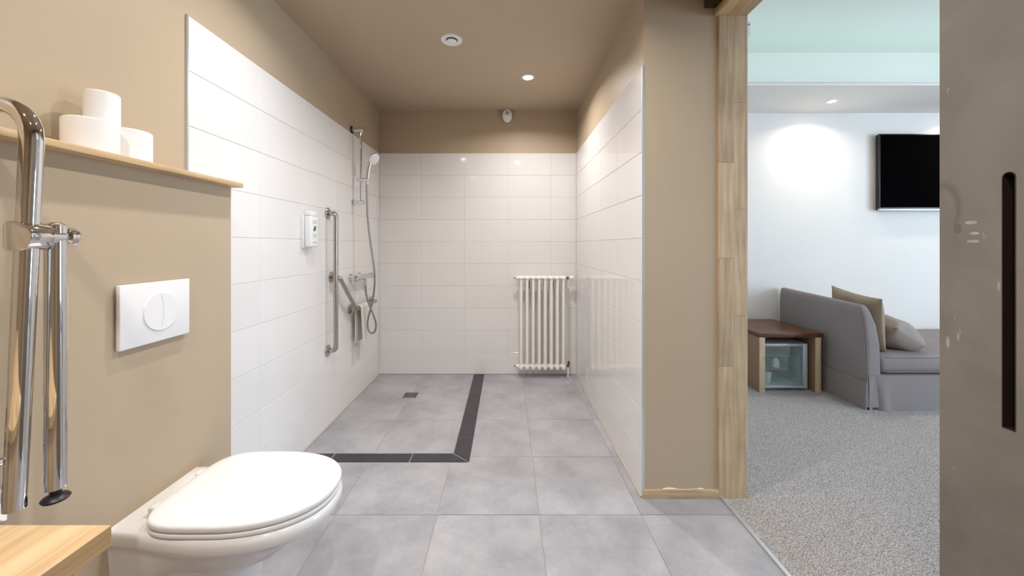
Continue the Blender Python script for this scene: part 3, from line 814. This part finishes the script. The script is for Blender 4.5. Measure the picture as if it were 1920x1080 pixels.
# angled grab bar with a horizontal arm
t = thing('grab_bar', (XL, 2.51, .71), 'angled stainless grab bar with a sloping and a level section under the mixer', 'grab bar')
za_, zb2 = .978, .714
p = fillet([(XL+.004, 2.515, za_), (gxx, 2.515, za_), (gxx, 2.80, zb2), (gxx, 3.235, zb2), (XL+.004, 3.235, zb2)], .038, 8)
tube('bar', p, .0150, M['steel'], t, 20)
flange('flange', XL, 2.515, za_, t, .037); flange('flange', XL, 3.235, zb2, t, .037); flange('flange', XL, 2.808, zb2, t, .037)
tube('standoff', [(XL+.004, 2.808, zb2), (gxx, 2.808, zb2)], .0115, M['steel'], t, 14)
# towel over the level section
def towel():
    bm = bmesh.new(); th_ = .007; y0, y1 = 2.838, 3.005
    prof = []
    r = .0165
    for k in range(9): prof.append((gxx + r + .002, .425 + k*(zb2-.425)/8))
    for k in range(1, 10):
        a = PI*k/10; prof.append((gxx + (r+.002)*math.cos(a), zb2 + (r+.001)*math.sin(a)))
    for k in range(9): prof.append((gxx - r - .002, zb2 - k*(zb2-.455)/8))
    ny = 13; rows_ = []
    for side in (0, 1):
        L = []
        for i, (x, z) in enumerate(prof):
            row = []
            x0, z0 = prof[max(i-1, 0)]; x1, z1 = prof[min(i+1, len(prof)-1)]
            tx, tz = x1-x0, z1-z0; l = math.hypot(tx, tz) or 1
            nx, nz = tz/l, -tx/l
            for j in range(ny):
                s = j/(ny-1); y = y0 + (y1-y0)*s
                drop = max(0, (zb2 - z)/.29)
                wob = .006*drop*math.sin(5.5*s+1) * (1 if i < 9 else .5) + (.010*drop if i < 9 else -.002*drop)
                o = th_ * side
                row.append(bm.verts.new((x + nx*o + wob, y + (.010*drop if i < 9 else 0)*(.5-s), z + nz*o - .010*s*drop)))
            L.append(row)
        rows_.append(L)
    a, b = rows_
    n = len(prof)
    for L in rows_:
        for i in range(n-1):
            for j in range(ny-1): bm.faces.new((L[i][j], L[i][j+1], L[i+1][j+1], L[i+1][j]))
    for i in range(n-1):
        for j in (0, ny-1): bm.faces.new((a[i][j], a[i+1][j], b[i+1][j], b[i][j]))
    for i in (0, n-1):
        for j in range(ny-1): bm.faces.new((a[i][j], a[i][j+1], b[i][j+1], b[i][j]))
    return finish('towel', bm, M['towel'], None)
tag(towel(), 'small white towel draped over the level grab bar under the shower', 'towel')

# soap dispenser
t = thing('soap_dispenser', (XL, 2.20, 1.18), 'white wall soap dispenser bottle with a green leaf mark', 'soap dispenser')
box('wall_holder', XL-.0005, XL+.012, 2.150, 2.252, 1.175, 1.372, M['plastic'], t, .003)
bt = box('bottle', XL+.014, XL+.052, 2.156, 2.244, 1.180, 1.360, M['plastic'], t, .008, 3)
box('backing', XL+.010, XL+.016, 2.165, 2.235, 1.19, 1.35, M['greyprint'], t)
box('lid', XL+.014, XL+.050, 2.160, 2.240, 1.361, 1.388, M['seatplastic'], t, .005, 3)
def leaf(n=16):
    pts = []
    for k in range(n+1):
        s = k/n; pts.append((2.200 - .018 + .036*s, 1.285 + .020*math.sin(PI*s) + .012*(s-.5)))
    for k in range(1, n):
        s = 1 - k/n; pts.append((2.200 - .018 + .036*s, 1.285 - .014*math.sin(PI*s) + .012*(s-.5)))
    return pts
prism('leaf_mark', leaf(), XL+.0518, XL+.0526, M['green'], bt, 0, 'x')
for z, a in ((1.330, .020), (1.318, .026), (1.250, .024), (1.238, .018), (1.205, .022)):
    box('print_line', XL+.0518, XL+.0524, 2.2-a, 2.2+a, z, z+.004, M['greyprint'], bt)

# floor drain
dx, dy = -.762, 2.984
t = thing('floor_drain', (dx, dy, 0), 'small square stainless floor drain in the shower', 'drain')
for a in ((dx-.055, dx+.055, dy-.055, dy-.047), (dx-.055, dx+.055, dy+.047, dy+.055), (dx-.055, dx-.047, dy-.047, dy+.047), (dx+.047, dx+.055, dy-.047, dy+.047)):
    box('frame', *a, -.001, .0022, M['steel'], t, .0005, 1)
box('well_shade', dx-.047, dx+.047, dy-.047, dy+.047, -.001, .0006, M['recess_shade'], t)  # shallow plate whose dark colour stands for shade below the grate
for k in range(6):
    y = dy - .040 + k*.016
    box('grate_bar', dx-.040, dx+.040, y-.0035, y+.0035, .0004, .0018, M['steel'], t)

# radiator
rx0, pitch, nsec = .129, .0543, 8
yr = YB - .070
t = thing('radiator', (rx0+pitch*3.5, yr, .05), 'cream eight-section column radiator on the shower end wall', 'radiator')
def section_mesh():
    bm = bmesh.new(); d = .036
    for s in (-1, 1):
        bm_tube(bm, [(0, s*d, .105), (0, s*d, .890)], .0138, 14, False)
    for z, hh in ((.100, .034), (.895, .022)):
        prof = [(0, -.027), (.016, -.027), (.019, -.022), (.019, -.015), (hh*.9, -.010), (hh, 0), (hh*.9, .010), (.019, .015), (.019, .022), (.016, .027), (0, .027)]
        for s in (-1, 1):
            pass
        bm_lathe(bm, prof, (0, 0, z), (1, 0, 0), 20)
        # hub body linking front and rear column
        rg = []
        for y, r in ((-.054, .004), (-.051, .011), (-.044, .0155), (-.036, .0165), (-.018, .015), (0, .017), (.018, .015), (.036, .0165), (.044, .0155), (.051, .011), (.054, .004)):
            rg.append([(r*(1.25 if z < .5 else 1.1)*math.cos(2*PI*k/14), y, z + r*(1.75 if z < .5 else 1.2)*math.sin(2*PI*k/14)) for k in range(14)])
        R = [[bm.verts.new(p) for p in q] for q in rg]
        for a, b in zip(R, R[1:]):
            for k in range(14): bm.faces.new((a[k], a[(k+1) % 14], b[(k+1) % 14], b[k]))
        bm.faces.new(R[0][::-1]); bm.faces.new(R[-1])
    bmesh.ops.recalc_face_normals(bm, faces=bm.faces)
    me = bpy.data.meshes.new('section'); bm.to_mesh(me); bm.free(); me.materials.append(M['rad'])
    for p_ in me.polygons: p_.use_smooth = True
    return me
sm = section_mesh()
for i in range(nsec):
    o = bpy.data.objects.new('section', sm); o.location = (rx0+pitch*i, yr, 0); place(o, t)
xr_e = rx0 + pitch*(nsec-1) + .026; xl_e = rx0 - .026
for z in (.100, .895):
    lathe('plug', [(0, 0), (.018, 0), (.018, .010), (.011, .013), (.009, .024), (0, .024)], (xl_e, yr, z), (-1, 0, 0), M['rad'], t, 12)
    lathe('vent_screw', [(0, 0), (.006, 0), (.007, .012), (0, .012)], (xl_e-.022, yr, z), (-1, 0, 0), M['black_plastic'], t, 10)
v = tube('valve', [(xr_e-.004, yr, .895), (xr_e+.034, yr, .895)], .012, M['brass'], t, 14)
lathe('thermostat_head', [(0, 0), (.014, 0), (.021, .006), (.022, .030), (.019, .040), (0, .042)], (xr_e+.026, yr, .895), (1, 0, 0), M['plastic'], v, 18)
pv = tube('supply_pipe', fillet([(xr_e+.012, yr, .895), (xr_e+.012, yr+.035, .86), (xr_e+.012, YB+.004, .80)], .02, 5), .0085, M['rad'], v, 12)
v = tube('valve', [(xr_e-.004, yr, .100), (xr_e+.030, yr, .100)], .011, M['brass'], t, 14)
tube('valve_stem', [(xr_e+.022, yr, .095), (xr_e+.026, yr, .142)], .010, M['brass'], v, 12)
tube('return_pipe', [(xr_e+.020, yr, .100), (xr_e+.020, yr, -.001)], .008, M['rad'], v, 12)
for i in (1, 5):
    xb = rx0 + pitch*(i+.5) - .008
    tube('wall_bracket', fillet([(xb, YB+.002, .800), (xb, yr-.002, .800), (xb, yr-.002, .872)], .012, 5), .006, M['brass'], t, 10)

# ================================================================== BEDROOM FURNITURE
# side table housing the mini fridge
tx0, tx1, ty0, ty1, tz = 2.037, 2.557, 3.03, 3.62, .481
t = thing('side_table', ((tx0+tx1)/2, (ty0+ty1)/2, 0), 'low side table with a dark wood top housing the mini fridge', 'table')
box('table_top', tx0, tx1, ty0, ty1, tz-.034, tz, M['dark_wood'], t, .002)
for a, b in ((tx0+.006, tx0+.048), (tx1-.062, tx1-.020)):
    s_ = box('side_panel', a+.001, b-.001, ty0+.012, ty1-.004, 0.0, tz-.033, M['taupe_wood'], t)
    box('edge_band', a, b, ty0+.004, ty0+.014, 0.0, tz-.034, M['oak_z'], s_, .001)
# fridge
fx0, fx1, fy_, fzb, fzt = tx0+.052, tx1-.066, ty0+.045, .020, .385
fx1 -= .030
t = thing('mini_fridge', ((fx0+fx1)/2, fy_+.25, .001), 'small glass-door mini fridge inside the side table', 'fridge')
th_ = .022
for a in ((fx0, fx0+th_, fzb, fzt), (fx1-th_, fx1, fzb, fzt), (fx0+th_, fx1-th_, fzb, fzb+th_), (fx0+th_, fx1-th_, fzt-th_, fzt)):
    box('cabinet_wall', a[0], a[1], fy_+.03, fy_+.42, a[2], a[3], M['fridge'], t)
box('cabinet_back', fx0, fx1, fy_+.40, fy_+.43, fzb, fzt, M['fridge'], t)
for a in ((fx0, fx0+.018, fzb, fzt), (fx1-.034, fx1, fzb, fzt), (fx0+.018, fx1-.034, fzb, fzb+.022), (fx0+.018, fx1-.034, fzt-.022, fzt)):
    box('door_frame', a[0], a[1], fy_, fy_+.028, a[2], a[3], M['silver'], t, .002)
box('door_glass', fx0+.016, fx1-.032, fy_+.010, fy_+.016, fzb+.02, fzt-.02, M['glass'], t)
for z in (.150, .262):
    for k in range(7):
        y = fy_+.08+k*.045
        box('shelf_bar', fx0+th_, fx1-th_, y-.003, y+.003, z, z+.005, M['silver'], t)
for x in (fx0+.03, fx1-.03):
    for y in (fy_+.06, fy_+.38):
        lathe('foot', [(0, 0), (.014, 0), (.014, .021), (0, .021)], (x, y, 0), (0, 0, 1), M['black_plastic'], t, 10)
bxp, byp = (fx0+fx1)/2+.01, fy_+.12
t = thing('small_bottle', (bxp, byp, .155), 'small pale bottle with a red cap inside the mini fridge', 'bottle')
lathe('glass_body', [(0, 0), (.026, 0), (.028, .004), (.028, .05), (.022, .066), (.011, .078), (.011, .084), (0, .084)], (bxp, byp, .155), (0, 0, 1), M['plastic'], t, 20)
lathe('cap', [(0, 0), (.014, 0), (.014, .018), (0, .018)], (bxp, byp, .238), (0, 0, 1), M['red'], t, 16)
bxp, byp = fx0+.10, fy_+.09
t = thing('cup', (bxp, byp, fzb+th_), 'white lidded cup on the floor of the mini fridge', 'cup')
lathe('body', [(0, 0), (.026, 0), (.034, .075), (0, .075)], (bxp, byp, fzb+th_), (0, 0, 1), M['plastic'], t, 20)
lathe('lid', [(0, .0), (.036, 0), (.036, .008), (.028, .014), (0, .014)], (bxp, byp, fzb+th_+.074), (0, 0, 1), M['fridge'], t, 20)

# sofa / daybed
ax0, ax1 = 2.61, 2.715
t = thing('sofa', (3.6, 3.15, 0), 'mauve-grey upholstered daybed with a high side arm and a skirt', 'sofa')
def rbox_loft(name, secs, m, parent, nc=6, sub=0):
    """secs: list of (z, x0, x1, y0, y1, corner radius)"""
    rings = []
    for z, x0, x1, y0, y1, r in secs:
        ring = []
        for cx, cy, a0 in ((x1-r, y1-r, 0), (x0+r, y1-r, PI/2), (x0+r, y0+r, PI), (x1-r, y0+r, 1.5*PI)):
            for k in range(nc+1):
                a = a0 + PI/2*k/nc; ring.append((cx + r*math.cos(a), cy + r*math.sin(a), z))
        rings.append(ring)
    return rings
arm = rbox_loft('arm', [(.020, ax0-.012, ax1+.004, 2.712, 3.60, .02), (.14, ax0-.004, ax1+.002, 2.718, 3.60, .02), (.30, ax0, ax1, 2.722, 3.60, .022), (.46, ax0, ax1-.002, 2.724, 3.605, .022),
                        (.60, ax0+.002, ax1-.012, 2.740, 3.61, .022), (.68, ax0+.006, ax1-.028, 2.760, 3.612, .022), (.725, ax0+.012, ax1-.040, 2.778, 3.610, .020), (.738, ax0+.020, ax1-.048, 2.790, 3.604, .014), (.742, ax0+.030, ax1-.056, 2.80, 3.59, .008)], M['sofa'], t)
# the arm rises a little towards the wall
arm = [[(x, y, z + max(0, (z-.3)/.44)*.045*(y-2.72)/.88) for x, y, z in r] for r in arm]
ao = loft('arm', arm, M['sofa'], t, angle=1.0)
# seam piping on the front edge of the arm
tube('piping', smooth_path([(ax0-.006, 2.716, .02), (ax0+.001, 2.722, .30), (ax0+.003, 2.728, .48), (ax0+.006, 2.745, .62), (ax0+.012, 2.772, .705), (ax0+.03, 2.80, .742)], 5), .0035, M['sofa'], ao, 8)
box('base', ax1-.01, 4.70, 2.740, 3.60, .03, .250, M['sofa'], t, .008)
# skirt: a slightly wavy curtain along the front with an inverted pleat at the arm
def skirt():
    bm = bmesh.new(); n = 90; L = []
    for side in (0, 1):
        cols_ = []
        for i in range(n+1):
            x = 2.618 + (4.70-2.618)*(i/n)**1.6
            pl = math.exp(-((x-2.665)/.016)**2)
            pl2 = math.exp(-((x-2.72)/.03)**2)
            col_ = []
            for k in range(7):
                z = .002 + .248*k/6; dn = 1 - k/6
                y = 2.716 - .010*dn - .010*dn*math.sin(x*9) * .6 + .030*pl*dn - .016*pl2*dn + (.006 if side else 0)
                col_.append(bm.verts.new((x, y, z)))
            cols_.append(col_)
        L.append(cols_)
    for cs in L:
        for i in range(n):
            for k in range(6): bm.faces.new((cs[i][k], cs[i+1][k], cs[i+1][k+1], cs[i][k+1]))
    a, b = L
    for i in range(n):
        for k in (0, 6): bm.faces.new((a[i][k], a[i+1][k], b[i+1][k], b[i][k]))
    for k in range(6):
        for i in (0, n): bm.faces.new((a[i][k], a[i][k+1], b[i][k+1], b[i][k]))
    return finish('skirt', bm, M['sofa'], t)
skirt()
def skirt_side():
    bm = bmesh.new(); n = 20
    pts = []
    for side in (0, 1):
        g_ = []
        for i in range(n+1):
            y = 2.712 + .885*i/n
            g_.append([bm.verts.new((ax0-.014 - .006*(1-k/4) + (.008 if side else 0), y, .002 + .20*k/4)) for k in range(5)])
        pts.append(g_)
    for cs in pts:
        for i in range(n):
            for k in range(4): bm.faces.new((cs[i][k], cs[i+1][k], cs[i+1][k+1], cs[i][k+1]))
    a, b = pts
    for i in range(n):
        for k in (0, 4): bm.faces.new((a[i][k], a[i+1][k], b[i+1][k], b[i][k]))
    for k in range(4):
        for i in (0, n): bm.faces.new((a[i][k], a[i][k+1], b[i][k+1], b[i][k]))
    finish('skirt', bm, M['sofa'], t)
skirt_side()
sc_ = rbox_loft('seat', [(.252, 2.74, 4.68, 2.775, 3.58, .03), (.262, 2.722, 4.695, 2.742, 3.60, .03), (.300, 2.718, 4.70, 2.728, 3.604, .03), (.345, 2.718, 4.70, 2.730, 3.604, .03), (.378, 2.722, 4.695, 2.745, 3.60, .03),
                         (.392, 2.745, 4.67, 2.775, 3.58, .04), (.396, 2.80, 4.6, 2.83, 3.54, .05)], M['sofa'], t)
so = loft('seat_cushion', sc_, M['sofa'], t, angle=1.2)
tube('piping', [(2.76, 2.737, .373), (4.66, 2.737, .373)], .0035, M['sofa'], so, 8)
tube('piping', [(2.76, 2.735, .268), (4.66, 2.735, .268)], .0035, M['sofa'], so, 8)

def cushion_mesh(w_, h_, th_, n=18):
    bm = bmesh.new(); L = []
    for side in (-1, 1):
        g_ = []
        for i in range(n+1):
            u = -1 + 2*i/n; row = []
            for j in range(n+1):
                v_ = -1 + 2*j/n
                pinch = 1 - .07*(1-abs(u)**2)*abs(v_)**3 ; pinch2 = 1 - .07*(1-abs(v_)**2)*abs(u)**3
                tt = (max(0, (1-u**2))**.5 * max(0, (1-v_**2))**.5)**.75
                wr = .006*math.sin(7*u+3*v_)*tt
                row.append(bm.verts.new((side*(th_/2*tt + .002) + wr, u*w_/2*pinch2, v_*h_/2*pinch)))
            g_.append(row)
        L.append(g_)
    for g_ in L:
        for i in range(n):
            for j in range(n): bm.faces.new((g_[i][j], g_[i+1][j], g_[i+1][j+1], g_[i][j+1]))
    a, b = L
    for i in range(n):
        for j in (0, n): bm.faces.new((a[i][j], a[i+1][j], b[i+1][j], b[i][j]))
        for j in (0, n): bm.faces.new((a[j][i], a[j][i+1], b[j][i+1], b[j][i]))
    return bm
def put_cushion(w_, h_, th_, ry_, rx_, rz_, loc, m, label):
    bm = cushion_mesh(w_, h_, th_)
    for ang, ax_ in ((ry_, 'Y'), (rx_, 'X'), (rz_, 'Z')):
        bmesh.ops.rotate(bm, verts=bm.verts, cent=(0, 0, 0), matrix=Matrix.Rotation(ang, 3, ax_))
    bmesh.ops.translate(bm, verts=bm.verts, vec=loc)
    return tag(finish('cushion', bm, m, None, angle=1.4), label, 'cushion', 'cushions on the sofa')
put_cushion(.52, .42, .12, -.13, .09, -.14, (2.826, 3.035, .610), M['cushion'], 'sand-coloured square cushion leaning against the sofa arm')
put_cushion(.42, .27, .25, -1.0, 0, 0, (2.994, 2.985, .506), M['bolster'], 'plump greige cushion lying on the sofa seat against the square cushion')

# television
x0, x1, z0, z1 = 3.549, 4.85, 1.522, 2.252
t = thing('television', ((x0+x1)/2, YW-.03, z0), 'black flat television hanging on the white bedroom wall', 'television')
box('back_shell', x0+.004, x1-.004, YW-.048, YW-.018, z0+.004, z1-.004, M['black_plastic'], t, .003)
box('bezel', x0, x1, YW-.060, YW-.046, z0+.018, z1, M['black_plastic'], t, .002)
box('screen', x0+.010, x1-.010, YW-.0615, YW-.058, z0+.030, z1-.010, M['screen'], t)
box('bottom_strip', x0-.003, x1+.003, YW-.064, YW-.046, z0, z0+.017, M['silver'], t, .002)

box('wall_mount', x0+.45, x1-.45, YW-.020, YW, z0+.2, z1-.2, M['black_plastic'], t)

# small white latch plate on the bedroom side of the jamb
t = thing('latch_plate', (1.150, 1.80, 2.19), 'small white plate with dark screws on the jamb near the lintel', 'latch plate')
box('plate', XD1-.001, 1.160, 1.785, 1.797, 2.19, 2.255, M['plastic'], t, .002)
for x, z in ((1.138, 2.212), (1.150, 2.238)):
    lathe('screw', [(0, 0), (.0035, 0), (.0035, .002), (0, .002)], (x, 1.7855, z), (0, -1, 0), M['black_plastic'], t, 8)
